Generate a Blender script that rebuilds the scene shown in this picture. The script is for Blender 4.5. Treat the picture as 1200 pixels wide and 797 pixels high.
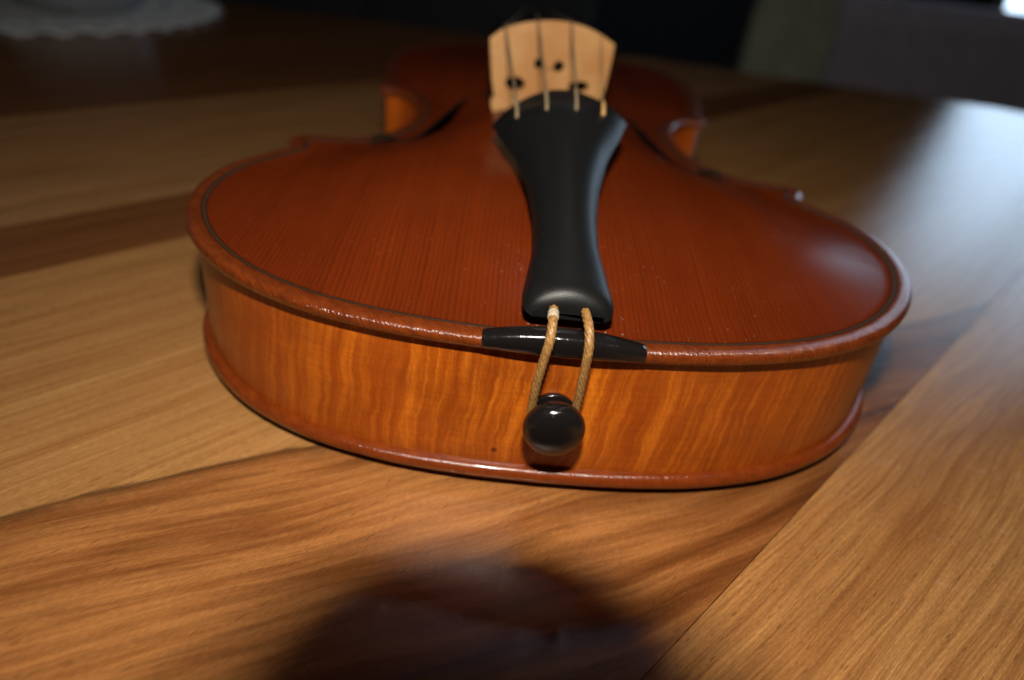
import bpy, math, random
import numpy as np
from mathutils import Vector, Matrix
from mathutils.geometry import delaunay_2d_cdt
random.seed(4); rng = np.random.default_rng(4)
MM = 0.001
for o in list(bpy.data.objects): bpy.data.objects.remove(o)
sc = bpy.context.scene; COL = sc.collection

# ------------------------------------------------------------------ camera
GAP = 5.0                                   # height of the violin's back edge above the table, mm
CP = (-16.339, -125.339, 115.734 + GAP); YAW, PIT, ROL, FPX = 0.043, 0.555, 0.119, 825.643
F = Vector((math.sin(YAW)*math.cos(PIT), math.cos(YAW)*math.cos(PIT), -math.sin(PIT)))
R0 = Vector((math.cos(YAW), -math.sin(YAW), 0)); U0 = R0.cross(F)
Rr = math.cos(ROL)*R0 + math.sin(ROL)*U0; Ur = -math.sin(ROL)*R0 + math.cos(ROL)*U0
def camspace(r, u, f): return Vector(CP) + Rr*r + Ur*u + F*f       # mm
cd = bpy.data.cameras.new('camera'); cam = bpy.data.objects.new('camera', cd); COL.objects.link(cam)
M = Matrix((Rr, Ur, -F)).transposed().to_4x4(); M.translation = Vector(CP)*MM; cam.matrix_world = M
cd.sensor_width = 23.6; cd.lens = FPX/1200*23.6; cd.clip_start = 0.003; cd.clip_end = 50
cd.dof.use_dof = True; cd.dof.focus_distance = 0.147; cd.dof.aperture_fstop = 4.3; cd.dof.aperture_blades = 7
sc.camera = cam

# ------------------------------------------------------------------ world and lights
w = bpy.data.worlds.new('World'); sc.world = w; w.use_nodes = True
w.node_tree.nodes['Background'].inputs[0].default_value = (0.92, 0.93, 1.0, 1)
w.node_tree.nodes['Background'].inputs[1].default_value = 0.022
def area(name, pos, target, sx, sy, watts, col, spread=180):
    l = bpy.data.lights.new(name, 'AREA'); l.shape = 'RECTANGLE'; l.size = sx*MM; l.size_y = sy*MM
    l.energy = watts; l.color = col; l.spread = math.radians(spread)
    o = bpy.data.objects.new(name, l); COL.objects.link(o)
    d = (Vector(target)-Vector(pos)).normalized()
    o.matrix_world = Matrix.Translation(Vector(pos)*MM) @ d.to_track_quat('-Z', 'Y').to_matrix().to_4x4()
    return o
flash_pos = camspace(5, 78, -42)
area('camera_flash', flash_pos, flash_pos + F*100 - Ur*12, 20, 8, 0.68, (1.0, 0.93, 0.82), 150)
area('upper_glint_lamp', (130, 1500, 1800), (0, 0, 0), 42, 130, 0.62, (0.80, 0.88, 1.0))  # small unseen lamp above and beyond the violin, added for the table glint
sc.view_settings.view_transform = 'Standard'; sc.view_settings.look = 'None'
sc.view_settings.exposure = 0.0; sc.view_settings.gamma = 1.0
sc.render.engine = 'CYCLES'; sc.render.resolution_x = 1024; sc.render.resolution_y = 680

# ------------------------------------------------------------------ node helpers
class NT:
    def __init__(s, name):
        s.m = bpy.data.materials.new(name); s.m.use_nodes = True; s.t = s.m.node_tree
        s.b = s.t.nodes['Principled BSDF']; s.out = s.t.nodes['Material Output']
    def n(s, typ, **kw):
        nd = s.t.nodes.new(typ)
        for k, v in kw.items():
            if k.startswith('i_'): s.put(nd.inputs[k[2:].replace('_', ' ')], v)
            else: setattr(nd, k, v)
        return nd
    def put(s, sock, v):
        if hasattr(v, 'is_output') or isinstance(v, bpy.types.NodeSocket): s.t.links.new(v, sock)
        else: sock.default_value = v
    def math(s, op, a, b=None, c=None, clamp=False):
        nd = s.t.nodes.new('ShaderNodeMath'); nd.operation = op; nd.use_clamp = clamp
        s.put(nd.inputs[0], a)
        if b is not None: s.put(nd.inputs[1], b)
        if c is not None: s.put(nd.inputs[2], c)
        return nd.outputs[0]
    def xyz(s, src='Object'):
        tc = s.t.nodes.new('ShaderNodeTexCoord'); sp = s.t.nodes.new('ShaderNodeSeparateXYZ')
        v = s.t.nodes.new('ShaderNodeVectorMath'); v.operation = 'SCALE'; v.inputs[3].default_value = 1000 if src == 'Object' else 1
        s.t.links.new(tc.outputs[src], v.inputs[0]); s.t.links.new(v.outputs[0], sp.inputs[0])
        return sp.outputs[0], sp.outputs[1], sp.outputs[2]
    def comb(s, x, y, z=0.0):
        c = s.t.nodes.new('ShaderNodeCombineXYZ'); s.put(c.inputs[0], x); s.put(c.inputs[1], y); s.put(c.inputs[2], z); return c.outputs[0]
    def noise(s, x, y, z, sx, sy, sz, detail=3, rough=.5, off=0.0, dist=0.0):
        v = s.comb(s.math('MULTIPLY_ADD', x, sx, off), s.math('MULTIPLY', y, sy), s.math('MULTIPLY', z, sz))
        nd = s.n('ShaderNodeTexNoise'); s.put(nd.inputs['Vector'], v); nd.inputs['Scale'].default_value = 1
        nd.inputs['Detail'].default_value = detail; nd.inputs['Roughness'].default_value = rough; nd.inputs['Distortion'].default_value = dist
        return nd.outputs[0]
    def ramp(s, f, stops, interp='LINEAR'):
        nd = s.t.nodes.new('ShaderNodeValToRGB'); cr = nd.color_ramp; cr.interpolation = interp
        while len(cr.elements) < len(stops): cr.elements.new(.5)
        for e, (p, c) in zip(cr.elements, stops):
            e.position = p; e.color = (c, c, c, 1) if not hasattr(c, '__len__') else (*c, 1)
        s.put(nd.inputs[0], f); return nd.outputs[0]
    def mix(s, f, a, b, mode='MIX'):
        nd = s.t.nodes.new('ShaderNodeMix'); nd.data_type = 'RGBA'; nd.blend_type = mode
        s.put(nd.inputs[0], f)
        for k, v in ((6, a), (7, b)): s.put(nd.inputs[k], (*v, 1) if isinstance(v, tuple) and len(v) == 3 else v)
        return nd.outputs[2]
    def bump(s, h, dist, strength=1.0, normal=None):
        nd = s.t.nodes.new('ShaderNodeBump'); s.put(nd.inputs['Height'], h)
        nd.inputs['Distance'].default_value = dist*MM; nd.inputs['Strength'].default_value = strength
        if normal: s.t.links.new(normal, nd.inputs['Normal'])
        return nd.outputs[0]
    def set(s, **kw):
        for k, v in kw.items(): s.put(s.b.inputs[k.replace('_', ' ')], (*v, 1) if isinstance(v, tuple) and len(v) == 3 else v)
        return s.m

def plain(name, col, rough=.5, spec=.5, coat=0, var=.12, scale=.3, bump=0.0, **kw):
    t = NT(name); x, y, z = t.xyz()
    n = t.noise(x, y, z, scale, scale, scale, 4, .6)
    c = t.mix(t.ramp(n, [(.3, 0.0), (.7, 1.0)]), tuple(v*(1-var) for v in col), tuple(v*(1+var) for v in col))
    t.set(Base_Color=c, Roughness=t.math('MULTIPLY_ADD', n, .15, rough-.07), Coat_Weight=coat, Coat_Roughness=.12)
    t.b.inputs['Specular IOR Level'].default_value = spec
    if bump: t.set(Normal=t.bump(n, bump))
    for k, v in kw.items(): t.b.inputs[k.replace('_', ' ')].default_value = v
    return t.m

# ---- spruce top under red-brown varnish
t = NT('spruce_varnish'); x, y, z = t.xyz()
warp = t.noise(x, y, z, .02, .006, 0, 2)
xw = t.math('MULTIPLY_ADD', warp, 5.0, x)
ph = t.math('ADD', t.math('MULTIPLY', xw, .80), t.math('MULTIPLY', t.noise(xw, 0.0, 0.0, .10, 0, 0, 2, .5, off=40), 3.5))
saw = t.math('FRACT', ph)
lamp = t.noise(t.math('FLOOR', ph), y, 0.0, 1.37, .012, 0, 1, off=50)
grain = t.math('MULTIPLY', t.ramp(saw, [(.25, 0.0), (.72, .7), (.90, 1.0), (1.0, .1)]), t.ramp(lamp, [(.3, .4), (.7, 1.0)]))
fib = t.noise(xw, y, z, 6, .12, 0, 3, .6, off=9)
cloud = t.noise(x, y, z, .018, .018, 0, 3, .55, off=21)
c0 = t.mix(t.ramp(cloud, [(.3, 0.0), (.7, 1.0)]), (.112, .0140, .0018), (.158, .0225, .0026))
brd = t.ramp(t.noise(x, y, 0.0, .075, .004, 0, 3, .6, off=81), [(.36, 0.0), (.64, 1.0)])
c0 = t.mix(t.math('MULTIPLY', brd, .5), c0, (.078, .0095, .0016))
c1 = t.mix(t.math('MULTIPLY', grain, .80), c0, (.048, .008, .002))
c2 = t.mix(t.math('MULTIPLY', t.ramp(fib, [(.35, 0.0), (.75, 1.0)]), .22), c1, (.22, .038, .008))
dust = t.n('ShaderNodeTexVoronoi'); t.put(dust.inputs['Vector'], t.comb(x, y, z)); dust.inputs['Scale'].default_value = .42
dm = t.math('MULTIPLY', t.math('LESS_THAN', dust.outputs['Distance'], .11), t.math('GREATER_THAN', t.noise(x, y, z, .06, .06, .06, 2, off=4), .56))
near = t.ramp(t.math('DIVIDE', t.math('SQRT', t.math('ADD', t.math('POWER', x, 2.0), t.math('POWER', y, 2.0))), 60.0), [(.3, .38), (.8, .08)])
d2 = t.n('ShaderNodeTexVoronoi'); t.put(d2.inputs['Vector'], t.comb(x, y, z)); d2.inputs['Scale'].default_value = .9
dm = t.math('MAXIMUM', dm, t.math('MULTIPLY', t.math('LESS_THAN', d2.outputs['Distance'], .13), t.math('GREATER_THAN', t.noise(x, y, z, .3, .3, .3, 2, off=64), .60)))
c3 = t.mix(t.math('MULTIPLY', dm, near), c2, (.45, .34, .27))
scr = t.noise(x, y, z, .9, .35, .5, 4, .7, off=11)
smear = t.ramp(t.noise(x, y, z, .035, .035, .03, 2, off=8), [(.55, 0.0), (.72, 1.0)])
top_rough = t.math('MULTIPLY_ADD', t.math('MULTIPLY', smear, scr), .25, .19)
t.b.inputs['Specular IOR Level'].default_value = .05
t.set(Base_Color=c3, Roughness=top_rough, Coat_Weight=.0, Coat_Roughness=.2,
      Normal=t.bump(t.math('ADD', t.math('MULTIPLY', grain, -.5), t.math('MULTIPLY', fib, .35)), .012))
M_SPRUCE = t.m

# ---- varnished edge (worn, slightly hammered)
def edge_mat(name, a, b, bump):
    t = NT(name); x, y, z = t.xyz()
    ang = t.math('ADD', x, t.math('MULTIPLY', y, .8))
    rip = t.noise(ang, z, y, 1.7, .35, .15, 3, .6)
    n2 = t.noise(x, y, z, .25, .25, .6, 4, .65, off=5)
    blot = t.noise(x, y, z, .07, .07, .2, 2, .5, off=35)
    c = t.mix(t.ramp(n2, [(.3, 0.0), (.7, 1.0)]), a, b)
    c = t.mix(t.math('MULTIPLY', t.ramp(rip, [(.45, 0.0), (.75, 1.0)]), .45), c, tuple(v*.45 for v in a))
    chip = t.ramp(t.noise(x, y, z, .5, .5, .9, 2, .5, off=70), [(.70, 0.0), (.73, 1.0)])
    c = t.mix(t.math('MULTIPLY', chip, .7), c, (.07, .018, .006))
    t.set(Base_Color=c, Roughness=.22, Coat_Weight=.4, Coat_Roughness=.06,
          Normal=t.bump(t.math('ADD', rip, t.math('MULTIPLY', blot, .8)), bump))
    return t.m
M_EDGE = edge_mat('worn_edge_varnish', (.11, .018, .003), (.19, .036, .0045), .5)
M_BACK = edge_mat('back_edge_varnish', (.15, .024, .003), (.22, .040, .0045), .2)

# ---- flamed maple ribs, UV = (arc length mm, height mm)
t = NT('flamed_maple'); tc = t.n('ShaderNodeTexCoord'); sp = t.n('ShaderNodeSeparateXYZ'); t.t.links.new(tc.outputs['UV'], sp.inputs[0])
u, v = sp.outputs[0], sp.outputs[1]
sw = t.noise(u, v, 0.0, .05, .09, 0, 3, .6)
uu = t.math('MULTIPLY_ADD', sw, 4.0, t.math('MULTIPLY_ADD', v, -.10, u))
fl = t.noise(uu, v, 0.0, .17, .010, 0, 3, .55, off=7)
fl2 = t.noise(uu, v, 0.0, .62, .03, 0, 3, .6, off=2)
amp = t.math('MULTIPLY', t.ramp(t.noise(u, v, 0.0, .014, .02, 0, 2, off=61), [(.35, .55), (.62, 1.0)]), t.ramp(t.math('DIVIDE', t.math('ABSOLUTE', t.math('ADD', u, 8.0)), 120.0), [(.12, 1.0), (.6, .45)]))
flame = t.math('MULTIPLY', t.ramp(t.math('ADD', t.math('MULTIPLY', fl, .46), t.math('MULTIPLY', fl2, .54)), [(.38, 0.0), (.49, .28), (.60, 1.0)]), amp)
fibv = t.noise(t.math('MULTIPLY_ADD', v, .35, u), v, 0.0, 3.6, .30, 0, 4, .7, off=14)
fibh = t.noise(u, v, 0.0, .08, 1.5, 0, 3, .65, off=17)
c = t.mix(flame, (.34, .055, .003), (.80, .21, .012))  # the figure's chatoyant sheen painted in as brighter bands
c = t.mix(t.math('MULTIPLY', t.ramp(fibv, [(.35, 1.0), (.65, 0.0)]), .42), c, (.17, .036, .005))
c = t.mix(t.math('MULTIPLY', t.ramp(fibh, [(.4, 1.0), (.62, 0.0)]), .22), c, (.16, .034, .005))
pat = t.noise(u, v, 0.0, .035, .05, 0, 3, .6, off=44)
c = t.mix(t.math('MULTIPLY', t.ramp(pat, [(.42, 0.0), (.66, 1.0)]), .42), c, (.17, .032, .005))
knot = t.math('ADD', t.math('POWER', t.math('DIVIDE', t.math('ADD', u, 12.0), .9), 2.0), t.math('POWER', t.math('DIVIDE', t.math('SUBTRACT', v, 1.3), .9), 2.0))
c = t.mix(t.ramp(knot, [(.3, .85), (1.0, 0.0)]), c, (.07, .014, .004))
seam = t.ramp(t.math('ABSOLUTE', t.math('ADD', t.math('MULTIPLY_ADD', fibh, .5, u), -.9)), [(.0, .7), (.16, .0)])
c = t.mix(seam, c, (.09, .02, .004))
t.set(Base_Color=c, Roughness=.24, Normal=t.bump(t.math('ADD', fibv, pat), .05))
M_RIB = t.m

# ---- ebony
t = NT('ebony'); x, y, z = t.xyz()
po = t.noise(x, y, z, 5.0, .45, 5.0, 3, .6)
pr = t.ramp(po, [(.62, 0.0), (.70, 1.0)])
c = t.mix(t.math('MULTIPLY', pr, .35), (.0065, .0062, .0062), (.045, .040, .037))
t.set(Base_Color=c, Roughness=t.math('MULTIPLY_ADD', po, .25, .27), Normal=t.bump(po, .04))
t.b.inputs['Specular IOR Level'].default_value = .28
M_EBONY = t.m
t = NT('ebony_polished'); x, y, z = t.xyz()
n1 = t.noise(x, y, z, .9, .5, .9, 4, .7); n2 = t.noise(x, y, z, 4, 4, 4, 3, .7, off=3)
crack = t.ramp(t.noise(x, y, z, 2.2, .3, .35, 2, .5, off=31), [(.485, 0.0), (.5, 1.0), (.515, 0.0)])
pat = t.ramp(t.noise(x, y, z, .12, .12, .12, 2, off=5), [(.5, 0.0), (.6, 1.0)])
speck = t.ramp(n2, [(.70, 0.0), (.78, 1.0)])
c = t.mix(t.math('MULTIPLY', speck, .25), (.0075, .0062, .006), (.12, .095, .08))
t.set(Base_Color=c, Roughness=t.math('MULTIPLY_ADD', n2, .14, .05), Coat_Weight=.3, Coat_Roughness=.06,
      Normal=t.bump(t.math('SUBTRACT', t.math('ADD', n1, t.math('MULTIPLY', n2, .06)), t.math('MULTIPLY', t.math('MULTIPLY', crack, pat), .6)), .07))
M_EBPOL = t.m

# ---- gut, string, bridge maple, purfling
t = NT('tail_gut'); x, y, z = t.xyz()
n1 = t.noise(x, y, z, 1.4, 1.4, 1.4, 4, .7); n2 = t.noise(x, y, z, .25, .25, .25, 2, off=4)
c = t.mix(t.ramp(n1, [(.35, 0.0), (.7, 1.0)]), (.19, .085, .022), (.44, .245, .08))
c = t.mix(t.math('MULTIPLY', t.ramp(n2, [(.45, 0.0), (.7, 1.0)]), .5), c, (.20, .085, .02))
t.set(Base_Color=c, Roughness=.42, Normal=t.bump(n1, .1)); M_GUT = t.m
M_GUTW = plain('white_residue', (.42, .34, .24), .7, bump=.1, scale=2)
M_STRING = plain('wound_string', (.26, .18, .10), .45, scale=3, **{'Metallic': .25})
M_SILK = plain('string_silk', (.30, .22, .12), .75, scale=4, bump=.05)
M_SILKG = plain('golden_string_silk', (.62, .36, .12), .6, scale=3, bump=.05)
t = NT('bridge_maple'); x, y, z = t.xyz()
n1 = t.noise(x, y, z, .5, .5, 2.6, 4, .65); n2 = t.noise(x, y, z, .06, .06, .08, 2, off=2); n3 = t.noise(x, y, z, 2.2, .4, .6, 3, .6, off=8)
c = t.mix(t.ramp(n2, [(.35, 0.0), (.65, 1.0)]), (.47, .215, .062), (.58, .315, .115))
c = t.mix(t.math('MULTIPLY', t.ramp(n1, [(.45, 0.0), (.75, 1.0)]), .3), c, (.36, .16, .06))
c = t.mix(t.math('MULTIPLY', t.ramp(n3, [(.54, 0.0), (.68, 1.0)]), .5), c, (.33, .15, .06))
c = t.mix(t.ramp(t.math('MULTIPLY_ADD', n2, 8.0, x), [(.0, 0.0), (1.0, .0)]), c, c)
t.set(Base_Color=c, Roughness=.5, Normal=t.bump(n1, .05)); M_BRIDGE = t.m
M_PBLACK = plain('purfling_black', (.010, .006, .004), .65, .2, scale=1)
M_POLIVE = plain('purfling_pale', (.08, .036, .010), .6, .25, scale=1)
M_HOLE = plain('shaded_inner_spruce', (.010, .005, .003), .95, .1, scale=.2)  # near-black: the shade inside the f-holes is put into the wood colour
M_NECK = plain('neck_maple', (.30, .085, .018), .35, coat=.4, scale=.1)

# ------------------------------------------------------------------ object helpers
def tag(o, label=None, cat=None, group=None, kind=None):
    if label: o['label'] = label
    if cat: o['category'] = cat
    if group: o['group'] = group
    if kind: o['kind'] = kind
    return o
def empty(name, loc, label, cat, group=None):
    o = bpy.data.objects.new(name, None); o.empty_display_size = .02; COL.objects.link(o)
    o.location = Vector(loc)*MM; return tag(o, label, cat, group)
def obj(name, V, Fc, mats, parent=None, smooth=True, off=None, origin=None):
    """V in mm, world coordinates; off = z offset; parented without rotation"""
    V = np.array(V, float)
    if off is not None: V = V + np.array(off)
    par = np.array(origin if origin is not None else (0, 0, 0), float)
    me = bpy.data.meshes.new(name); me.from_pydata(((V-par)*MM).tolist(), [], [list(f) for f in Fc]); me.update()
    if smooth: me.polygons.foreach_set('use_smooth', [True]*len(me.polygons))
    if not isinstance(mats, (list, tuple)): mats = [mats]
    for m in mats: me.materials.append(m)
    o = bpy.data.objects.new(name, me); COL.objects.link(o)
    if parent:
        o.parent = parent
        pl = Vector((0, 0, 0)); q = parent
        while q: pl += q.location; q = q.parent
        o.location = Vector(par)*MM - pl
    else: o.location = Vector(par)*MM
    return o
def bevel(o, wd, seg=2, ang=35):
    b = o.modifiers.new('b', 'BEVEL'); b.width = wd*MM; b.segments = seg; b.limit_method = 'ANGLE'; b.angle_limit = math.radians(ang)
    return o
def tube(path, rad, n=12, twist=0, lobes=0, amp=0, caps=True):
    P = np.array(path, float); T = np.gradient(P, axis=0); T /= np.linalg.norm(T, axis=1)[:, None]
    rad = np.broadcast_to(rad, len(P)); a = np.array([1., 0, 0]) if abs(T[0, 0]) < .8 else np.array([0, 0, 1.])
    V = []; s = 0
    N = np.cross(T[0], a); N /= np.linalg.norm(N)
    for i, (p, tt) in enumerate(zip(P, T)):
        if i: s += np.linalg.norm(P[i]-P[i-1])
        N = N - tt*(N@tt); N /= np.linalg.norm(N); B = np.cross(tt, N)
        for k in range(n):
            th = 2*math.pi*k/n; r = rad[i]*(1 + (amp*(abs(math.cos(lobes*.5*th + twist*s))-.6) if lobes else 0))
            V.append(p + N*math.cos(th)*r + B*math.sin(th)*r)
    Fs = [(i*n+k, i*n+(k+1) % n, (i+1)*n+(k+1) % n, (i+1)*n+k) for i in range(len(P)-1) for k in range(n)]
    if caps: Fs += [tuple(range(n))[::-1], tuple(range((len(P)-1)*n, len(P)*n))]
    return V, Fs
def lathe(prof, axis_o, axis_d, up, n=48):
    d = np.array(axis_d, float); a = np.cross(d, np.array(up, float)); a /= np.linalg.norm(a); b = np.cross(a, d)
    V = [np.array(axis_o)+d*h+(a*math.cos(2*math.pi*k/n)+b*math.sin(2*math.pi*k/n))*r for r, h in prof for k in range(n)]
    Fs = [(i*n+k, (i+1)*n+k, (i+1)*n+(k+1) % n, i*n+(k+1) % n) for i in range(len(prof)-1) for k in range(n)]
    Fs += [tuple(range(n)), tuple(range((len(prof)-1)*n, len(prof)*n))[::-1]]
    return V, Fs
def cr(P, n=14):
    P = np.array(P, float); Q = np.vstack([2*P[0]-P[1], P, 2*P[-1]-P[-2]]); o = []
    for i in range(1, len(Q)-2):
        for tt in np.linspace(0, 1, n, endpoint=False):
            a, b, c, d = Q[i-1:i+3]
            o.append(.5*((2*b)+(c-a)*tt+(2*a-5*b+4*c-d)*tt*tt+(3*b-a-3*c+d)*tt**3))
    o.append(P[-1]); return np.array(o)
def resample(P, step, closed=False):
    if closed: P = np.vstack([P, P[:1]])
    s = np.r_[0, np.cumsum(np.linalg.norm(np.diff(P, axis=0), axis=1))]; n = max(2, int(round(s[-1]/step)))
    q = np.linspace(0, s[-1], n+1); R = np.stack([np.interp(q, s, P[:, k]) for k in range(P.shape[1])], 1)
    return R[:-1] if closed else R
def box(x0, x1, y0, y1, z0, z1):
    V = [(x, y, z) for x in (x0, x1) for y in (y0, y1) for z in (z0, z1)]
    return V, [(0, 1, 3, 2), (4, 6, 7, 5), (0, 4, 5, 1), (2, 3, 7, 6), (0, 2, 6, 4), (1, 5, 7, 3)]

# ------------------------------------------------------------------ violin outline (mm, violin frame: x right, y to the scroll)
lowb = cr([(0, 0), (20, .7), (40, 3.4), (60, 9.6), (78, 20.5), (92, 36), (101, 54), (104, 72), (101.5, 89), (95, 102), (89.5, 110), (88.8, 113.5), (92.3, 119.6)])
cb = cr([(89.2, 125.6), (81, 127), (70, 130.5), (61, 140), (56, 155), (54.5, 172), (56, 187), (61, 200), (67.5, 206.5), (75.5, 208.5)])
ub = cr([(77, 212.8), (76, 217), (76.5, 223), (80, 240), (83, 262), (83.8, 285), (81, 308), (73, 328), (60, 342), (42, 351), (22, 355.2), (0, 356)])
half = np.vstack([resample(lowb, 1.0), resample(cb, 1.0), resample(ub, 1.0)])
OUT = np.vstack([half, (half*[-1, 1])[::-1][1:-1]])
def area2(P): return .5*np.sum(P[:, 0]*np.roll(P[:, 1], -1)-np.roll(P[:, 0], -1)*P[:, 1])
if area2(OUT) < 0: OUT = OUT[::-1]
def distpoly(P, Q=None):
    Q = OUT if Q is None else Q
    A = Q; B = np.roll(Q, -1, 0); AB = B-A; L = (AB**2).sum(1)+1e-12; out = np.empty(len(P))
    for i in range(0, len(P), 2000):
        p = P[i:i+2000, None, :]; tt = np.clip(((p-A)*AB).sum(2)/L, 0, 1); out[i:i+2000] = np.sqrt(((p-(A+AB*tt[..., None]))**2).sum(2).min(1))
    return out
def inside(P, Q):
    r = np.zeros(len(P), bool); x, y = P[:, 0], P[:, 1]; j = len(Q)-1
    for i in range(len(Q)):
        xi, yi = Q[i]; xj, yj = Q[j]
        if yi != yj:
            c = ((yi > y) != (yj > y)) & (x < (xj-xi)*(y-yi)/(yj-yi)+xi); r ^= c
        j = i
    return r
def offset(Q, d):
    T = np.roll(Q, -1, 0)-np.roll(Q, 1, 0); T /= np.linalg.norm(T, axis=1)[:, None]
    P = Q + np.c_[-T[:, 1], T[:, 0]]*d
    ok = (distpoly(P, Q) > d-.04) & inside(P, Q)
    return P[ok]

# arch heightfield: screened membrane inside the edge channel
G = 2.0; gx = np.arange(-110, 110.1, G); gy = np.arange(-4, 362, G)
XX, YY = np.meshgrid(gx, gy); gp = np.c_[XX.ravel(), YY.ravel()]
gd = (distpoly(gp)*np.where(inside(gp, OUT), 1, -1)).reshape(XX.shape)
mask = gd > 6.5; m_ = np.zeros(XX.shape); Lc = 36.0; k2 = (G/Lc)**2
for _ in range(900):
    nb = np.roll(m_, 1, 0)+np.roll(m_, -1, 0)+np.roll(m_, 1, 1)+np.roll(m_, -1, 1)
    m_ = np.where(mask, (nb+k2)/(4+k2), 0)
ARCH = m_**(2.05+.2*np.exp(-((YY-172)/45)**2))*(1-np.where(YY > 178, .85, .15)*((YY-178)/178)**2)*(1+1.35*np.exp(-((YY-172)/52)**2))
ARCH /= ARCH[np.abs(YY-160).argmin(axis=0)[0], len(gx)//2]
def arch(P):
    fx = np.clip((P[:, 0]-gx[0])/G, 0, len(gx)-1.001); fy = np.clip((P[:, 1]-gy[0])/G, 0, len(gy)-1.001)
    i = fx.astype(int); j = fy.astype(int); a = fx-i; b = fy-j
    return ARCH[j, i]*(1-a)*(1-b)+ARCH[j, i+1]*a*(1-b)+ARCH[j+1, i]*(1-a)*b+ARCH[j+1, i+1]*a*b
ZT = 34.0; ET = 3.8                        # top plate underside, edge thickness
def top_z(P, d, H=12.5):
    r = 1.9; zm = ZT+ET/2
    e = zm + r*np.sqrt(np.clip(1-(1-np.clip(d, 0, r)/r)**2, 0, 1))
    ch = -.75*np.clip((d-3.0)/3.5, 0, 1)**2*(3-2*np.clip((d-3.0)/3.5, 0, 1))      # edge hollow
    return e + ch + arch(P)*H

def circle(cx, cy, r, n=28): return np.array([(cx+r*math.cos(2*math.pi*k/n), cy+r*math.sin(2*math.pi*k/n)) for k in range(n)])
def stroke(cl, wd):
    C = cr(cl, 8); W = np.interp(np.linspace(0, 1, len(C)), np.linspace(0, 1, len(wd)), wd)/2
    T = np.gradient(C, axis=0); T /= np.linalg.norm(T, axis=1)[:, None]; N = np.c_[-T[:, 1], T[:, 0]]
    return np.vstack([C+N*W[:, None], (C-N*W[:, None])[::-1]])
fst = stroke([(21.6, 194), (22.5, 199.5), (28, 202.5), (34, 199), (37, 190), (39, 176), (41.5, 160), (44.5, 144), (49, 133), (55.5, 128.5), (61.5, 131.5), (62, 137)],
             [1.6, 1.4, 1.5, 2.2, 4.2, 6.6, 7.6, 7.0, 4.6, 2.0, 1.6, 1.8])
fpolys = []
for s in (1, -1):
    for q in (fst, circle(24.3, 193.5, 3.3), circle(58.2, 137.2, 4.4)):
        q = (q-[0, 165])*[s*1.03, .93]+[0, 158]; fpolys.append(q if area2(q) > 0 else q[::-1])

def plate(holes, ds, grid):
    pts = [OUT]; edges = [(i, (i+1) % len(OUT)) for i in range(len(OUT))]; n = len(OUT)
    for q in holes:
        pts.append(q); edges += [(n+i, n+(i+1) % len(q)) for i in range(len(q))]; n += len(q)
    for d in ds:
        q = offset(OUT, d); q = resample(q, 1.0 if d < 6 else 1.6, True) if d > 1 else q
        pts.append(q)
    ix = np.arange(-104, 104.1, grid); iy = np.arange(2, 356, grid); A, B = np.meshgrid(ix, iy)
    ip = np.c_[A.ravel(), B.ravel()]; ip = ip[inside(ip, OUT)]; ip = ip[distpoly(ip) > ds[-1]+grid*.6]
    pts.append(ip); P = np.vstack(pts)
    v, e, f, *_ = delaunay_2d_cdt([Vector(q) for q in P], edges, [], 0, 1e-4)
    V = np.array([tuple(q) for q in v]); f = np.array([tuple(q) for q in f if len(q) == 3])
    c = V[f].mean(1); keep = inside(c, OUT)
    for q in holes: keep &= ~inside(c, q)
    return V, f[keep]
def shell(V, f, ztop, zbot, name, mats, parent, d, edge_d=5.6):
    n = len(V); rim = d < 1e-3
    top = np.c_[V, ztop]; bot = np.c_[V, np.where(rim, ztop, zbot)]
    Fs = [tuple(q) for q in f]; idx = [1 if d[list(q)].mean() < edge_d else 0 for q in Fs]
    m2 = lambda k: k if rim[k] else k+n
    Fb = [(m2(a), m2(c), m2(b)) for a, b, c in Fs]
    ec = {}
    for a, b, c in Fs:
        for p, q in ((a, b), (b, c), (c, a)): ec[(p, q)] = 1
    walls = [(q, p, m2(p), m2(q)) for (p, q) in ec if (q, p) not in ec and not (rim[p] and rim[q])]
    o = obj(name, np.vstack([top, bot]), Fs+Fb+walls, mats, parent, off=(0, 0, GAP))
    o.data.polygons.foreach_set('material_index', idx+[min(1, len(mats)-1) if i else (2 if len(mats) > 2 else 0) for i in idx]+[2 if len(mats) > 2 else 0]*len(walls))
    return o

violin = empty('violin', (0, 0, 0), 'red-brown varnished violin lying on its back on the wooden table, tail end towards the viewer', 'violin')
V, f = plate(fpolys, [.12, .35, .7, 1.2, 1.8, 2.5, 3.3, 4.1, 4.9, 5.7, 6.6, 8, 10, 12.5], 2.6)
d = distpoly(V); rimmask = d < .01; d[rimmask] = 0
zt = top_z(V, d); zb = np.where(d < 1.9, ZT+ET/2-1.9*np.sqrt(np.clip(1-(1-np.clip(d, 0, 1.9)/1.9)**2, 0, 1)), np.where(d < 6, ZT, zt-3.0))
top_plate = shell(V, f, zt, zb, 'top_plate', [M_SPRUCE, M_EDGE, M_HOLE], violin, d, 4.0)

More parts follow.
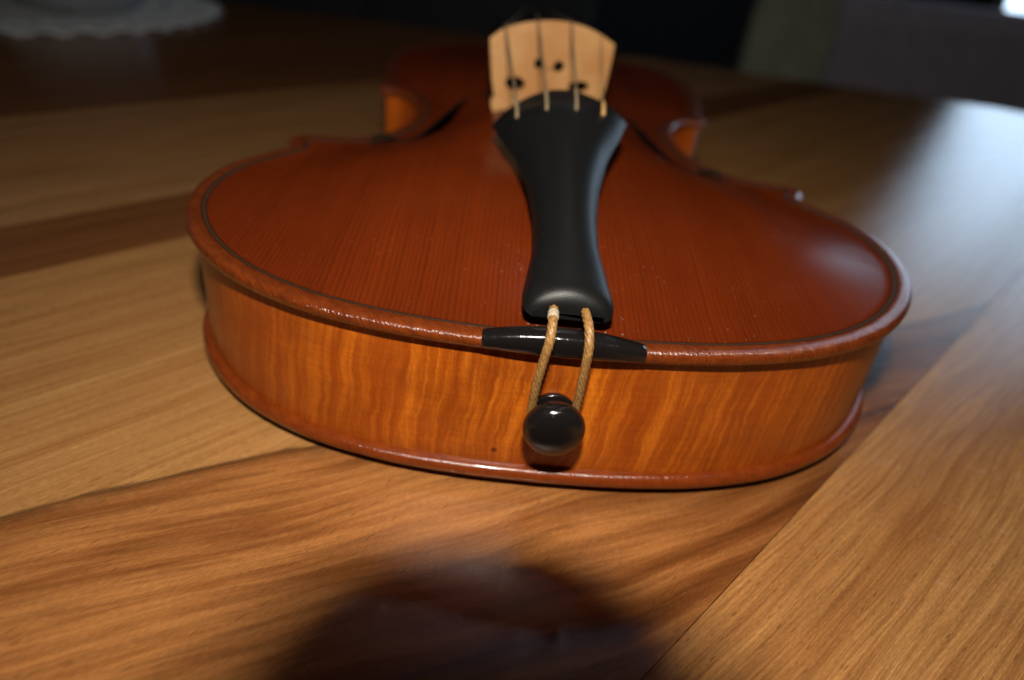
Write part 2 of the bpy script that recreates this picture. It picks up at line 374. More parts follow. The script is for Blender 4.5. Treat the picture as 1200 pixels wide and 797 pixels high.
# purfling: three inlaid strips, child of the top plate
def ribbon(d0, d1, name, mat, lift=.05):
    a = offset(OUT, d0); a = resample(a, 1.0, True)
    T = np.roll(a, -1, 0)-np.roll(a, 1, 0); T /= np.linalg.norm(T, axis=1)[:, None]; N = np.c_[-T[:, 1], T[:, 0]]
    b = a+N*(d1-d0); ring = []
    for q, dz in ((a, -.25), (a, lift), (b, lift), (b, -.25)):
        zz = top_z(q, distpoly(q))+dz; ring.append(np.c_[q, zz])
    n = len(a); VV = np.vstack(ring); Fs = [(k*n+i, k*n+(i+1) % n, (k+1)*n+(i+1) % n, (k+1)*n+i) for k in range(3) for i in range(n)]
    return obj(name, VV, Fs, mat, top_plate, off=(0, 0, GAP))
ribbon(4.2, 4.7, 'purfling', M_PBLACK); ribbon(4.7, 5.15, 'purfling', M_POLIVE, .04); ribbon(5.15, 5.65, 'purfling', M_PBLACK)

# back plate
V, f = plate([], [.12, .4, .8, 1.3, 1.9, 2.6, 3.6, 5, 8], 7)
d = distpoly(V); d[d < .01] = 0
rr = 2.1; zm = 2.1; BD = 2.6
e = rr*np.sqrt(np.clip(1-(1-np.clip(d, 0, rr)/rr)**2, 0, 1))
zt = np.where(d < rr, zm+e, 4.2); zb = np.where(d < rr, zm-e, 0)-arch(V)*(GAP-BD-.3)
# the thickness inside is irrelevant but must stay positive
shell(V, f, zt-BD, zb-BD, 'back_plate', [M_BACK], violin, d)

# ribs
r0 = offset(OUT, 2.5); r0 = resample(r0, 1.0, True)
k0 = np.argmin(np.hypot(r0[:, 0], r0[:, 1]-3)); r0 = np.roll(r0, -k0, 0)
r1 = offset(r0, 1.3); n = len(r0)
L = np.linalg.norm(np.roll(r0, -1, 0)-r0, axis=1); S = np.r_[0, np.cumsum(L)]; tot = S[-1]; zr = np.linspace(1.35, 34.3, 9)
VV = np.vstack([np.c_[r0, np.full(n, z)] for z in zr])
Fs = [(k*n+i, k*n+(i+1) % n, (k+1)*n+(i+1) % n, (k+1)*n+i) for k in range(8) for i in range(n)]
rib = obj('rib', VV, Fs, M_RIB, violin, off=(0, 0, GAP)); uvl = rib.data.uv_layers.new(name='UVMap').data
q = 0
for k in range(8):
    for i in range(n):
        a = S[i]; b = S[i+1]
        if a > tot/2: a -= tot; b -= tot
        for (uu_, vv_) in ((a, zr[k]), (b, zr[k]), (b, zr[k+1]), (a, zr[k+1])): uvl[q].uv = (uu_, vv_-3.9); q += 1

# saddle
SV = []; ns, nc = 41, 22; HS = 17.6
for i in range(ns):
    s = -1+2*i/(ns-1); x = s*HS; k = 1-abs(s)**2.1
    yf = -.25-.6*k + .0018*x*x; yb = 4.6+.5*k; zb0 = 34.4-.3*k; ztp = 38.0+2.3*k; ry = (yb-yf)/2; yc = (yb+yf)/2
    for j in range(nc):
        a = 2*math.pi*j/nc; ca, sa = math.cos(a), math.sin(a); p = 2/2.6
        yy = yc+ry*math.copysign(abs(ca)**p, ca); zz = (zb0+ztp)/2+(ztp-zb0)/2*math.copysign(abs(sa)**p, sa)
        SV.append((x+.3, yy, zz))
SF = [(i*nc+j, (i+1)*nc+j, (i+1)*nc+(j+1) % nc, i*nc+(j+1) % nc) for i in range(ns-1) for j in range(nc)]+[tuple(range(nc)), tuple(range((ns-1)*nc, ns*nc))[::-1]]
obj('saddle', SV, SF, M_EBPOL, violin, off=(0, 0, GAP))

# end button
prof = [(5.0, -3.0), (5.2, .0), (5.4, 1.0), (5.1, 1.5), (4.2, 1.8), (3.7, 2.4), (3.6, 3.3), (4.0, 4.0), (5.6, 4.4), (6.6, 5.0), (6.95, 5.9), (6.9, 6.9), (6.5, 7.9), (5.7, 8.8), (4.4, 9.5), (2.9, 9.9), (1.3, 10.1), (.15, 10.15)]
pp = cr(prof, 4)
BV, BF = lathe(pp, (.2, 2.7, 18.5), (0.03, -1, -.02), (0, 0, 1), 56)
obj('end_button', BV, BF, M_EBPOL, violin, off=(0, 0, GAP))

# tailpiece
ye = np.linspace(103.5, 112.9, 16); yk = np.r_[6.0, 6.6, 8.5, 11, 17, 29, 43, 59, 77, 93, 101, ye]; hw = np.r_[8.0, 9.5, 10.0, 10.2, 9.5, 8.1, 8.25, 9.9, 13.4, 18.7, 20.9, 21.6*np.sqrt(1-((ye-103.5)/9.6)**2)]
def tw(y): return math.radians(7.0)*min(1, max(0, (y-12)/85))
ys = np.r_[6.0, 6.12, 6.35, 6.8, 7.4, 8.2, 9.3, np.arange(11, 100, 2.2), np.arange(100, 103.4, 1.0), ye]
hws = np.interp(ys, yk, hw); 
kern = np.array([1, 2, 1])/4
for _ in range(2): hws[8:-20] = np.convolve(hws, kern, 'same')[8:-20]
TV = []; NC = 40
for y_, h_ in zip(ys, hws):
    f_ = (y_-6)/110; e0 = min(1, (y_-6)/3.4); ee = math.sqrt(1-(1-e0)**2)
    x0 = .75-.45*f_
    zc = 41.6+15.8*f_+1.2*math.sin(math.pi*f_)       # underside level
    hf = 21.6 if y_ > 103.5 else h_; crown = 3.4+2.8*f_**2.2; th = 2.2+.6*math.sin(math.pi*f_)
    er = 1
    top_drop = (1-ee)*2.6
    ridge = .8*math.exp(-((y_-100.5)/1.5)**2)
    for j in range(NC):
        if j < 24:                                  # over the top
            s = -math.cos(math.pi*j/23); xx = h_*s
            g = xx/hf; zz = zc+th*(1-abs(s)**9)*.9+crown*(1-g*g)*(.55+.45*ee)-top_drop*(1-s*s*.6)+ridge*(1-s*s) - (1-er)*2.2 + .1
        else:                                       # under side
            s = math.cos(math.pi*(j-23.5)/16.5*1.0); xx = h_*s*.96
            g = xx/hf; zz = zc-.2+crown*(1-g*g)*.5*min(1, f_*3) + (1-ee)*.6
        if y_ > 103.5: zz -= (3.4+2.8*f_**2.2)*(1-min(1, (h_/21.6)**2))*(0)+0
        a_ = tw(y_); xr, zr_ = xx*math.cos(a_)-(zz-zc)*math.sin(a_), zc+xx*math.sin(a_)+(zz-zc)*math.cos(a_)
        TV.append((x0+xr, y_, zr_))
n_ = len(ys); TF = [(i*NC+j, i*NC+(j+1) % NC, (i+1)*NC+(j+1) % NC, (i+1)*NC+j) for i in range(n_-1) for j in range(NC)]+[tuple(range(NC))[::-1], tuple(range((n_-1)*NC, n_*NC))]
tail = obj('tailpiece', TV, TF, M_EBONY, violin, off=(0, 0, GAP)); bevel(tail, .35, 2, 50)

def tail_top(x, y):
    f_ = (y-6)/110; zc = 41.6+15.8*f_+1.2*math.sin(math.pi*f_); h_ = np.interp(min(y, 103), yk, hw); s = (x-(.75-.45*f_))/h_
    return zc+(2.2+.6*math.sin(math.pi*f_))*.9+(3.4+2.8*f_**2.2)*(1-s*s)+.8*math.exp(-((y-100.5)/1.5)**2)*(1-s*s)+.1+math.sin(tw(y))*x

# tail gut: two legs and the loop round the button, one cord
def cord(path, name):
    P = resample(cr(path, 8), .22); VV, FF = tube(P, .98, 24, twist=1.9, lobes=6, amp=.26)
    return obj(name, VV, FF, M_GUT, violin, off=(0, 0, GAP))
bx, bz, by = .1, 18.9, .1
loop = [(bx+4.9*math.cos(a), by, bz+4.9*math.sin(a)) for a in np.radians(np.linspace(172, 368, 9))]
cord([(-2.6, 16, 43.0), (-2.6, 9, 42.9), (-2.7, 4.6, 42.9), (-2.95, 1.0, 42.4), (-3.2, -1.6, 39.6), (-3.9, -2.1, 35.0), (-4.6, -1.3, 27.5)] + loop +
     [(5.0, -1.4, 27.5), (5.0, -2.2, 35.0), (5.0, -1.75, 39.4), (4.7, .9, 42.2), (4.3, 4.6, 42.9), (4.1, 9, 42.9), (4.1, 16, 43)], 'tail_gut')
VV, FF = tube(resample(np.array([(-2.74, 4.3, 43.1), (-2.8, 3.2, 43.0), (-2.86, 2.3, 42.85)]), .25), [1.05+.22*math.sin(i) for i in range(9)][:int(round(2.2/.25))+1] if False else 1.22, 14)
obj('gut_whitening', VV, FF, M_GUTW, violin, off=(0, 0, GAP))

# bridge (uncut blank) : outline in its own plane, then placed
BY, BZ0 = 158.0, 46.5
top_arc = [(-23.6, 26.4), (-19, 29.6), (-12, 31.9), (-4, 33.0), (2, 33.2), (10, 32.2), (17, 29.8), (23.8, 26.2)]
bo = np.vstack([resample(cr(top_arc, 8), 1.0),
                cr([(23.9, 25.8), (23.4, 20), (22.3, 12), (21.3, 6.6)], 5), cr([(20.7, 6.2), (20.6, 5.6), (21.2, 5.2)], 3), cr([(21.9, 4.2), (22.4, 2.4), (22.3, .2)], 4),
                cr([(21, -.3), (14, .4), (10.5, .6)], 3), cr([(10, 1.4), (7, 3.2), (0, 4.3), (-7, 3.2), (-10, 1.4)], 4),
                cr([(-10.5, .6), (-14, .4), (-20.5, -.3)], 3), cr([(-21.6, .2), (-22.3, 2.4), (-22.3, 4.4)], 4), cr([(-21.6, 5.5), (-20.9, 5.9), (-21.4, 6.5)], 3),
                cr([(-22.4, 12), (-23.2, 20), (-23.7, 25.9)], 5)])
_, ui = np.unique(bo.round(3), axis=0, return_index=True); bo = bo[np.sort(ui)]
if area2(bo) < 0: bo = bo[::-1]
def ell(cx, cy, a, b, n=22, rot=0):
    q = np.array([(a*math.cos(2*math.pi*k/n), b*math.sin(2*math.pi*k/n)) for k in range(n)])
    c_, s_ = math.cos(rot), math.sin(rot); return q@np.array([[c_, s_], [-s_, c_]])+[cx, cy]
bh = [ell(-4.6, 18.2, 2.0, 2.0), ell(3.0, 17.4, 2.15, 2.1), ell(-13.4, 10.8, 3.9, 2.6, rot=-.15), ell(11.4, 10.3, 4.2, 2.2, rot=.05)]
link = np.array([(-2.4, 16.9), (.9, 16.5), (.9, 16.1), (-2.4, 16.5)]); 
bh.append(link)
pts = [bo]; ed = [(i, (i+1) % len(bo)) for i in range(len(bo))]; n = len(bo)
for q in bh:
    q = q if area2(q) > 0 else q[::-1]; pts.append(q); ed += [(n+i, n+(i+1) % len(q)) for i in range(len(q))]; n += len(q)
v, e_, f_, *_ = delaunay_2d_cdt([Vector(q) for q in np.vstack(pts)], ed, [], 0, 1e-4)
v = np.array([tuple(q) for q in v]); f_ = np.array([tuple(q) for q in f_ if len(q) == 3]); c = v[f_].mean(1); kp = inside(c, bo)
for q in bh: kp &= ~inside(c, q)
f_ = f_[kp]; yawb = math.radians(-9); tilt = math.radians(2.2)
def bplace(x, z, y):
    X = x*math.cos(tilt)-z*math.sin(tilt); Z = x*math.sin(tilt)+z*math.cos(tilt)
    lean = .03*Z
    return (-1.3+X*math.cos(-yawb)-(y+lean)*math.sin(-yawb), BY+X*math.sin(-yawb)+(y+lean)*math.cos(-yawb), BZ0+Z)
def thick(z): return 2.2-.035*z
fr = [bplace(a, b, -thick(b)) for a, b in v]; bk = [bplace(a, b, thick(b)*.5) for a, b in v]; nv = len(v)
Fs = [tuple(q) for q in f_]; ec = set()
for a, b, c_ in Fs: ec |= {(a, b), (b, c_), (c_, a)}
Fs = Fs+[(a+nv, c_+nv, b+nv) for a, b, c_ in Fs]+[(q, p, p+nv, q+nv) for p, q in ec if (q, p) not in ec]
bridge = obj('bridge', fr+bk, Fs, M_BRIDGE, violin, smooth=False, off=(0, 0, GAP)); bevel(bridge, .25, 2, 60)

# strings
def btop(xb): return np.interp(xb, [q[0] for q in top_arc], [q[1] for q in top_arc])
for k, (xt, xb, rad, mt, ms) in enumerate([(-13.6, -18.0, .42, M_STRING, M_SILK), (-4.6, -6.0, .40, M_STRING, M_SILK), (4.6, 6.6, .38, M_STRING, M_SILK), (13.2, 18.6, .15, M_STRING, M_SILKG)]):
    z1 = tail_top(xt, 100.5)+.3; z0 = tail_top(xt, 97)-.6
    bp = bplace(xb, btop(xb)+rad+.1, 0)
    pts_ = [(xt*.985, 95.5, z0-1.2), (xt*.99, 97.3, z0+.7), (xt, 100.5, z1), (xt*1.01, 105, z1+(bp[2]-z1)*4.5/57), bp, (xb*.45, 356+126, 46)]
    P = np.vstack([np.linspace(a, b, 12) for a, b in zip(pts_[:-1], pts_[1:])]); _, ui = np.unique(P.round(4), axis=0, return_index=True); P = P[np.sort(ui)]
    VV, FF = tube(P, rad, 8); so = obj('string', VV, FF, mt, violin, off=(0, 0, GAP))
    L_ = 8 if k < 3 else 3.5
    a_ = np.array(pts_[1]); b_ = np.array(pts_[2]); c_ = b_+(np.array(bp)-b_)*(L_/53)
    VV, FF = tube(np.vstack([np.linspace(a_, b_, 4)[:-1], np.linspace(b_, c_, 5)]), rad+.12 if k < 3 else .62, 10)
    obj('string_winding', VV, FF, ms, so, off=(0, 0, GAP))
    if k < 3:
        pass

# neck, fingerboard, pegbox, scroll, pegs (beyond the bridge)
FBp = []
for y_, z_, w_ in ((222, 57.0, 21.0), (356, 51, 16.5), (484, 44.5, 12.0)):
    for s in np.linspace(-1, 1, 11): FBp.append((w_*s, y_, z_+3.4*(1-s*s)))
    FBp += [(w_*.97, y_, z_-4.2), (-w_*.97, y_, z_-4.2)]
Fs = [(i*13+j, i*13+(j+1) % 13, (i+1)*13+(j+1) % 13, (i+1)*13+j) for i in range(2) for j in range(13)]+[tuple(range(13))[::-1], tuple(range(26, 39))]
obj('fingerboard', FBp, Fs, M_EBONY, violin, smooth=False, off=(0, 0, GAP))
NV = []
for y_, z_, w_, dp in ((350, 47, 16.5, 43), (358, 46.6, 16, 34), (372, 45.8, 15.4, 20), (420, 43.4, 13.6, 17), (470, 41, 12, 15), (484, 40.2, 12, 18)):
    for a in np.linspace(0, math.pi, 11): NV.append((w_*math.cos(a), y_, z_-dp*math.sin(a)))
Fs = [(i*11+j, (i+1)*11+j, (i+1)*11+(j+1) % 11, i*11+(j+1) % 11) for i in range(5) for j in range(11)]+[tuple(range(11)), tuple(range(55, 66))[::-1]]
obj('neck', NV, Fs, M_NECK, violin, off=(0, 0, GAP))
bx_ = []
for y_, zt_, zb_, w_ in ((484, 41, 20, 12), (500, 38, 16, 11.5), (530, 31, 9, 9.5), (550, 27, 6, 7.5)):
    bx_ += [(-w_, y_, zt_), (w_, y_, zt_), (w_, y_, zb_), (-w_, y_, zb_)]
Fs = [(i*4+j, i*4+(j+1) % 4, (i+1)*4+(j+1) % 4, (i+1)*4+j) for i in range(3) for j in range(4)]+[(0, 1, 2, 3)[::-1], (12, 13, 14, 15)]
bevel(obj('pegbox', bx_, Fs, M_NECK, violin, off=(0, 0, GAP)), 1.5)
sp_ = [(0, 560+(14-t_*1.05)*math.cos(t_), 12+(14-t_*1.05)*math.sin(t_)) for t_ in np.linspace(0, 11, 90)]
for wx, sg in ((0, 1),):
    VV, FF = tube(sp_, np.linspace(5.2, 2.2, 90), 12); VV = [(q[0]*1.9, q[1], q[2]) for q in VV]
    obj('scroll', VV, FF, M_NECK, violin, off=(0, 0, GAP))
for y_, sg in ((494, 1), (506, -1), (518, 1), (530, -1)):
    VV, FF = lathe([(3.6, -24), (3.9, 0), (4.1, 12), (5.2, 13), (4, 14.5), (4.5, 17), (8.2, 24), (8.5, 28), (5.5, 33), (.3, 34)], (0, y_, 38-(y_-484)*.24-8), (sg, 0, 0), (0, 0, 1), 16)
    yc_ = y_; VV = [(q[0], q[1], q[2]) for q in VV]; obj('peg', VV, FF, M_EBONY, violin, off=(0, 0, GAP))

# ------------------------------------------------------------------ table of diagonal planks
def plank_mat(name, seed, pale, mid, dark, streak=.5, heart=None, hue=None, pores=.5, fine=.35, rot=0.0):
    pale, mid, dark = [(q[0]*1.04, q[1]*.88, q[2]*.72) for q in (pale, mid, dark)]
    if heart: heart = tuple((q[0]*1.04, q[1]*.88, q[2]*.72) for q in heart[:3])+heart[3:]
    t = NT(name); x, y, z = t.xyz()                  # plank-local: x along the grain, y across (mm)
    wob = t.noise(x, y, z, .004, .012, 0, 3, .5, off=seed)
    yy = t.math('ADD', t.math('MULTIPLY_ADD', wob, 26.0, y), t.math('MULTIPLY', x, rot))
    s1 = t.noise(x, yy, 0.0, .0035, .085, 0, 4, .62, off=seed*1.7+3)
    s2 = t.noise(x, yy, 0.0, .014, .55, 0, 4, .65, off=seed*2.3+1)
    s3 = t.noise(x, yy, 0.0, .05, 2.2, 0, 3, .65, off=seed+11)
    a = t.ramp(s1, [(.34, 0.0), (.66, 1.0)]); b = t.ramp(s2, [(.36, 0.0), (.66, 1.0)])
    c = t.mix(a, pale, mid)
    c = t.mix(t.math('MULTIPLY', b, streak), c, dark)
    c = t.mix(t.math('MULTIPLY', t.ramp(s3, [(.4, 0.0), (.64, 1.0)]), fine), c, tuple(v*.8 for v in dark))
    s4 = t.noise(x, yy, 0.0, .55, 3.4, 0, 3, .7, off=seed+31)
    if heart:                                        # brown heartwood on the near side of a wandering boundary
        hd, hm, hl, k0, k1 = heart
        bn = t.noise(x, y, z, .012, .03, 0, 4, .55, off=77)
        bd = t.math('SUBTRACT', t.math('ADD', y, t.math('MULTIPLY_ADD', bn, 15.0, -7.5)), t.math('MULTIPLY_ADD', x, k1, k0))
        hw_ = t.math('MULTIPLY_ADD', t.noise(x, y, z, .007, .012, 0, 2, .5, off=3), 30.0, t.math('ADD', y, t.math('MULTIPLY', x, -k1)))
        h1 = t.noise(x, hw_, 0.0, .006, .066, 0, 5, .62, off=31)
        h2 = t.noise(x, hw_, 0.0, .03, .42, 0, 4, .68, off=13)
        hc = t.ramp(h1, [(.31, hd), (.42, hm), (.54, hl), (.63, hm), (.75, hd)])
        hc = t.mix(t.math('MULTIPLY', t.ramp(h2, [(.42, 0.0), (.7, 1.0)]), .5), hc, hd)
        hc = t.mix(t.ramp(t.math('MULTIPLY_ADD', x, .014, .12), [(0.0, 0.0), (1.0, .72)]), hc, t.mix(1.0, hc, (.50, .42, .36), 'MULTIPLY'))
        c = t.mix(t.ramp(t.math('MULTIPLY_ADD', bd, .1, .5), [(.38, 1.0), (.5, 0.0)]), c, hc)
        ln = t.ramp(t.math('MULTIPLY_ADD', bd, .1, .5), [(.0, .0), (.32, .45), (.44, .8), (.56, 0.0)])
        c = t.mix(ln, c, (.085, .036, .013))
    c = t.mix(t.ramp(s4, [(.36, .0), (.70, .55)]), c, t.mix(1.0, c, (.48, .42, .36), 'MULTIPLY'))
    c = t.mix(t.ramp(s4, [(.28, .28), (.44, 0.0)]), c, t.mix(1.0, c, (1.5, 1.5, 1.5), 'MULTIPLY'))
    vo = t.n('ShaderNodeTexVoronoi'); t.put(vo.inputs['Vector'], t.comb(t.math('MULTIPLY', x, .16), t.math('MULTIPLY', yy, 1.15), 0.0)); vo.inputs['Scale'].default_value = 1
    rnd = t.n('ShaderNodeSeparateColor'); t.t.links.new(vo.outputs['Color'], rnd.inputs[0])
    pm = t.math('MULTIPLY', t.math('LESS_THAN', vo.outputs['Distance'], .17), t.math('GREATER_THAN', rnd.outputs[0], .60))
    c = t.mix(t.math('MULTIPLY', pm, pores), c, tuple(v*.45 for v in dark))
    sa = t.noise(x, y, 0.0, .25, 6.0, 0, 2, .6, off=seed+5); sb = t.noise(t.math('ADD', x, y), t.math('SUBTRACT', x, y), 0.0, .10, 3.5, 0, 3, .65, off=seed+9)
    sc1 = t.ramp(t.noise(t.math('MULTIPLY_ADD', y, .35, x), y, 0.0, 1.2, .03, 0, 2, .5, off=seed+15), [(.68, 0.0), (.70, 1.0)])
    rg = t.math('MULTIPLY_ADD', sb, .14, .035)
    nb = t.bump(t.math('ADD', t.math('ADD', t.math('MULTIPLY', sb, .8), t.math('MULTIPLY', s3, .6)), t.math('ADD', t.math('MULTIPLY', sa, .35), t.math('MULTIPLY', sc1, -.2))), .055)
    t.set(Base_Color=c, Roughness=rg, Normal=nb)
    return t.m
tan = plank_mat('plank_tan_striped', 5.0, (.66, .40, .17), (.46, .24, .088), (.22, .095, .032), .62, fine=.5, rot=.03)
mixd = plank_mat('plank_two_tone', 2.0, (.56, .35, .15), (.43, .235, .09), (.24, .11, .036), .45,
                 heart=((.10, .037, .013), (.27, .112, .036), (.44, .215, .078), 36.0, -.36))
pale = plank_mat('plank_pale', 9.0, (.56, .35, .15), (.42, .225, .085), (.22, .10, .035), .50)
brown = plank_mat('plank_brown', 13.0, (.27, .125, .042), (.21, .085, .027), (.09, .034, .012), .5)
tan2 = plank_mat('plank_fawn', 17.0, (.56, .35, .17), (.38, .21, .09), (.17, .08, .03), .6)
dark = plank_mat('plank_dark_walnut', 23.0, (.26, .125, .048), (.19, .082, .030), (.08, .032, .012), .5)
brown2 = plank_mat('plank_reddish_brown', 29.0, (.30, .15, .058), (.22, .10, .036), (.08, .033, .012), .5)
ANG = math.radians(46.5); e1 = np.array([math.cos(ANG), math.sin(ANG)]); e2 = np.array([-math.sin(ANG), math.cos(ANG)])
TP = np.array([(-1000, -560), (560, -560), (620, -480), (640, 250), (560, 470), (520, 545), (455, 582), (-56, 674), (-300, 690), (-900, 700), (-1000, 640)], float)
TP = (TP-np.array(CP[:2]))*.984+np.array(CP[:2])
TPuv = np.c_[TP@e1, TP@e2]
def clip(P, k, val, keep_less):
    out = []
    for i in range(len(P)):
        a, b = P[i], P[(i+1) % len(P)]; ia = (a[k] < val) == keep_less; ib = (b[k] < val) == keep_less
        if ia: out.append(a)
        if ia != ib: out.append(a+(b-a)*((val-a[k])/(b[k]-a[k])))
    return np.array(out)
table = empty('dining_table', (0, 0, 0), 'glossy wooden table top of tan and walnut planks under the violin', 'table')
seams = [(-1000, -780, brown), (-780, -600, tan), (-600, -430, dark), (-430, -290, tan2), (-290, -170, brown2), (-170, -45.5, tan), (-45.5, 103.2, mixd), (103.2, 180, pale), (180, 222, brown),
         (222, 362, tan2), (362, 470, dark), (470, 590, brown2), (590, 720, dark), (720, 850, brown), (850, 1000, pale), (1000, 1250, dark)]
for (a, b, mt) in seams:
    q = clip(clip(TPuv, 1, a+.04, False), 1, b-.04, True)
    if len(q) < 3: continue
    n = len(q); rim = []
    VV = [(x_, y_, z_) for z_, ins in ((-28, 0), (-.35, 0), (0, .3)) for x_, y_ in (q if not ins else [pt for pt in q])]
    VV = np.array(VV)
    c_ = (a+b)/2; hwid = (b-a)/2
    for i in range(2*n, 3*n):                         # tiny chamfer along the long edges
        if abs(abs(VV[i, 1]-c_)-(hwid-.04)) < .02: VV[i, 1] -= math.copysign(.07, VV[i, 1]-c_)
    FF = [(k*n+i, k*n+(i+1) % n, (k+1)*n+(i+1) % n, (k+1)*n+i) for k in range(2) for i in range(n)]+[tuple(range(2*n, 3*n)), tuple(range(n))[::-1]]
    o = obj('plank', VV, FF, mt, table, smooth=False); o.rotation_euler.z = ANG

# ------------------------------------------------------------------ doily and glass dish
M_DOILY = plain('crochet_cotton', (.55, .56, .56), .95, scale=.4, bump=.5, var=.2)
DC = (-448, 566); DR = 150
DV = []; DF = []; NR, NA = 26, 288
for i in range(NR+1):
    r = 14+(DR-14)*i/NR
    for k in range(NA):
        th = 2*math.pi*k/NA; sc_ = 1+(.045*abs(math.sin(th*18)) if i == NR else (.02*abs(math.sin(th*18)) if i == NR-1 else 0))
        DV.append((DC[0]+r*sc_*math.cos(th), DC[1]+r*sc_*math.sin(th), 1.6+1.2*math.sin(k*math.pi/4)*(i > 18)+.5*math.sin(i*2.1)))
def hole(i, k):
    return (i in (5, 10, 15, 16, 20) and (k % 4) in (1, 2)) or (i in (22, 23) and (k % 8) in (2, 3, 4, 5)) or (i in (8, 12) and k % 6 in (1, 2))
for i in range(NR):
    for k in range(NA):
        if not hole(i, k): DF.append((i*NA+k, (i+1)*NA+k, (i+1)*NA+(k+1) % NA, i*NA+(k+1) % NA))
do = obj('doily', DV, DF, M_DOILY, None, origin=(DC[0], DC[1], 0)); so = do.modifiers.new('s', 'SOLIDIFY'); so.thickness = .0012; so.offset = 0
tag(do, 'round grey-white crocheted doily on the far left of the table', 'doily')
t = NT('clear_glass'); t.set(Base_Color=(.85, .9, .92), Roughness=.03); t.b.inputs['Transmission Weight'].default_value = 1; t.b.inputs['IOR'].default_value = 1.47; M_PEWTER = plain('pewter', (.40, .42, .45), .25, **{'Metallic': .35})
GV, GF = lathe(cr([(2, 3.6), (38, 3.6), (44, 6), (52, 16), (60, 34), (61, 36), (58.5, 36), (50, 18), (42, 9), (35, 7.5), (2, 7.2)], 4), (DC[0]+45, DC[1]-12, 0), (0, 0, 1), (1, 0, 0), 48)
gd_ = obj('metal_dish', GV, GF, M_PEWTER, None, origin=(DC[0]+45, DC[1]-12, 0)); tag(gd_, 'small shiny grey dish standing on the crocheted doily', 'dish')

# ------------------------------------------------------------------ room beyond the table
def fabric(name, col): return plain(name, col, .95, .2, scale=.05, bump=2.0, var=.15)
M_FLOOR = plank_mat('floor_boards_dark', 41.0, (.02, .014, .010), (.016, .011, .008), (.008, .006, .004), .5)
VV, FF = box(-3500, 4200, -2500, 4200, -790, -750); tag(obj('floor', VV, FF, M_FLOOR, None, smooth=False), kind='structure')
M_WALL = plain('dark_wall_paint', (.045, .046, .05), .9, scale=.01)
VV, FF = box(-3500, 4200, 4205, 4305, -745, 1900); tag(obj('back_wall', VV, FF, M_WALL, None, smooth=False), kind='structure')

def rbox(name, x0, x1, y0, y1, z0, z1, mat, parent, r=30, rot=0):
    VV, FF = box(x0, x1, y0, y1, z0, z1); o = obj(name, VV, FF, mat, parent, origin=((x0+x1)/2, (y0+y1)/2, (z0+z1)/2)); bevel(o, r, 4); return o
# grey sofa to the right beyond the table edge
M_GREY = fabric('grey_upholstery', (.50, .44, .50))
sofa = empty('sofa', (1150, 1300, -750), 'dark grey upholstered sofa beyond the right end of the table', 'sofa')
rbox('backrest', 452, 1900, 1230, 1400, -500, 36, M_GREY, sofa, 45)
rbox('seat', 480, 1900, 1402, 1900, -560, -320, M_GREY, sofa, 40)
for x_ in (500, 1780):
    for y_ in (1260, 1820): rbox('leg', x_, x_+50, y_, y_+50, -750, -562 if y_ > 1500 else -502, M_EBONY, sofa, 5)
sofa.rotation_euler.z = math.radians(-9)
# olive grey chair
M_OLIVE = fabric('olive_grey_upholstery', (.42, .43, .33))
ch = empty('dining_chair', (420, 1150, -750), 'olive grey chair with rounded back beyond the table, left of the sofa', 'chair')
cv = cr([(-95, -330), (-108, -100), (-104, 30), (-70, 66), (0, 74), (70, 66), (104, 30), (108, -100), (95, -330)], 6)
CV = [(440+a*.66, y_, b-14) for y_ in (1128, 1172) for a, b in cv]; n = len(cv)
CF = [tuple(range(n)), tuple(range(n, 2*n))[::-1]]+[(i, i+n, (i+1) % n+n, (i+1) % n) for i in range(n)]
bevel(obj('backrest', CV, CF, M_OLIVE, ch, smooth=True), 12, 3)
rbox('seat', 290, 510, 1175, 1560, -370, -300, M_OLIVE, ch, 25)
for x_ in (300, 470):
    for y_ in (1190, 1510): rbox('leg', x_, x_+30, y_, y_+30, -750, -372, M_EBONY, ch, 4)
# grey panel furniture far left-centre
M_CAB = plain('grey_cabinet_paint', (.06, .062, .065), .6, scale=.02)
cab = empty('cabinet', (-500, 2300, -750), 'low dark grey cabinet in the shadows behind the doily', 'cabinet')
rbox('carcass', -1100, 200, 2100, 2500, -700, -60, M_CAB, cab, 6)
rbox('door', -1080, -460, 2080, 2099, -660, -90, M_CAB, cab, 3); rbox('door', -440, 180, 2080, 2099, -660, -90, M_CAB, cab, 3)
rbox('plinth', -1080, 180, 2130, 2480, -750, -702, M_EBONY, cab, 3)

# window at the far right, the only daylight
WD = 4300.0; az = math.radians(40); wc = np.array([math.sin(az), math.cos(az)])*WD+np.array([CP[0], CP[1]])
wn = -np.array([math.sin(az), math.cos(az)]); wt = np.array([math.cos(az), -math.sin(az)])
win = empty('window', (wc[0], wc[1], 0), 'bright daylit window cut by the upper right corner of the picture', 'window')
win.rotation_euler.z = math.atan2(wt[1], wt[0])
t = NT('daylit_pane'); t.set(Base_Color=(.2, .2, .2), Roughness=.2); t.b.inputs['Emission Strength'].default_value = 4.0
x, y, z = t.xyz(); nn = t.noise(x, y, z, .004, .004, .002, 3, .5)
t.put(t.b.inputs['Emission Color'], t.mix(t.ramp(nn, [(.4, 0.0), (.6, 1.0)]), (.34, .47, .62), (.52, .68, .86))); M_PANE = t.m
M_FRAME = plain('window_frame_paint', (.5, .5, .5), .5, scale=.02)
def wbox(name, x0, x1, y0, y1, z0, z1, mat):
    VV, FF = box(x0, x1, y0, y1, z0, z1)
    me = bpy.data.meshes.new(name); me.from_pydata([(a*MM, b*MM, c*MM) for a, b, c in VV], [], FF); me.materials.append(mat)
    o = bpy.data.objects.new(name, me); COL.objects.link(o); o.parent = win; return o
W0, W1, Z0, Z1 = -620, 460, -80, 1500
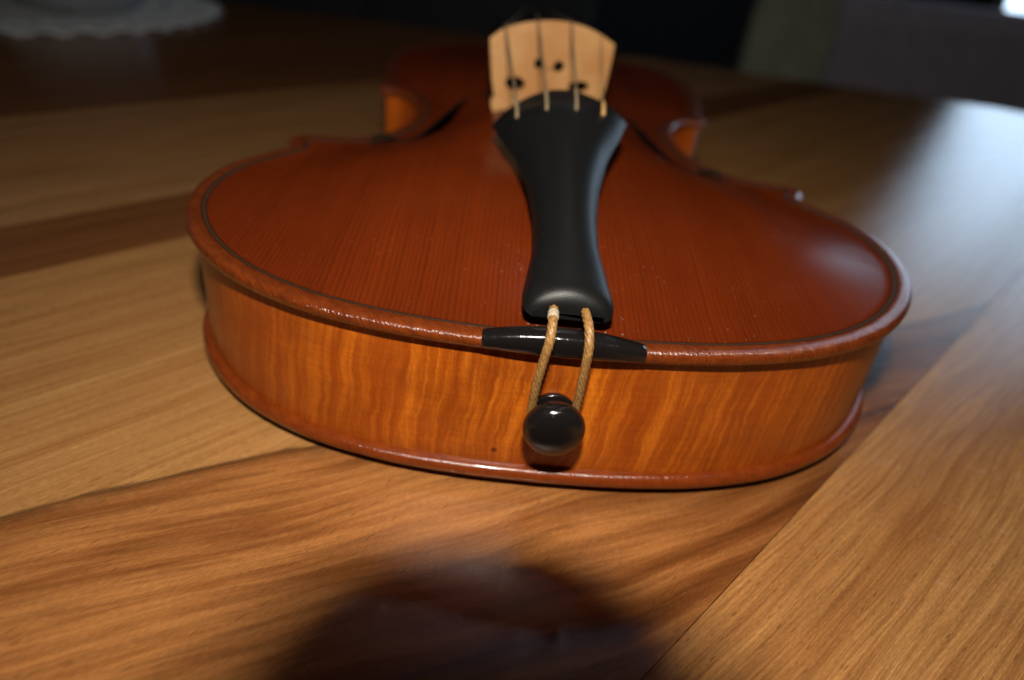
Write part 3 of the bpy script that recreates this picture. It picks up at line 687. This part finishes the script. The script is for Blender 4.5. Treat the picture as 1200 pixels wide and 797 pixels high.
wbox('pane', W0, -100, 0, 8, Z0, Z1, M_PANE); wbox('pane', -40, W1, 0, 8, Z0, Z1, M_PANE)
wbox('frame', W0-50, W0-1, -20, 30, Z0-50, Z1+50, M_FRAME); wbox('frame', W1+1, W1+50, -20, 30, Z0-50, Z1+50, M_FRAME)
wbox('frame', W0-.5, W1+.5, -20, 30, Z0-50, Z0-1, M_FRAME); wbox('frame', W0-.5, W1+.5, -20, 30, Z1+1, Z1+50, M_FRAME); wbox('mullion', -99, -41, -20, 30, Z0-.5, Z1+.5, M_FRAME)

SW = []; SWF = []
for x0_, x1_, z0_, z1_ in ((-1500, W0-51, -745, 2300), (W1+51, 1900, -745, 2300), (W0-50.5, W1+50.5, -745, Z0-51), (W0-50.5, W1+50.5, Z1+51, 2300)):
    VV, FF = box(x0_, x1_, -10, 140, z0_, z1_); b0 = len(SW)
    SW += [(wc[0]+a*wt[0]-b*wn[0], wc[1]+a*wt[1]-b*wn[1], c_) for a, b, c_ in VV]; SWF += [tuple(b0+q for q in f_) for f_ in FF]
tag(obj('side_wall', SW, SWF, M_WALL, None, smooth=False), kind='structure')

# the photographer's lens barrel, round the camera, throws the round shadow at the bottom
def ringpts(r, f, n=64): return [tuple(camspace(r*math.cos(2*math.pi*k/n), r*math.sin(2*math.pi*k/n), f)) for k in range(n)]
M_LENS = plain('lens_barrel_plastic', (.012, .012, .013), .5, scale=1)
def petal(k, n=64):                                # petal hood: long above and below, short at the picture's corners
    a = abs(math.sin(2*math.pi*k/n)); q = min(1, max(0, (a-.50)/.42)); return 20+17*q*q*(3-2*q)
RB = 29.0
LV = ringpts(RB, -30)+[tuple(camspace(RB*math.cos(2*math.pi*k/64), RB*math.sin(2*math.pi*k/64), petal(k))) for k in range(64)]+[tuple(camspace((RB-1.3)*math.cos(2*math.pi*k/64), (RB-1.3)*math.sin(2*math.pi*k/64), petal(k))) for k in range(64)]+ringpts(RB-1.3, -30); n = 64
LF = [(k*n+i, k*n+(i+1) % n, ((k+1) % 4)*n+(i+1) % n, ((k+1) % 4)*n+i) for k in range(4) for i in range(n)]
lens = obj('camera_lens', LV, LF, M_LENS, None, origin=CP)
tag(lens, 'black round camera lens barrel just outside the frame, casting the rounded shadow on the table', 'camera lens')
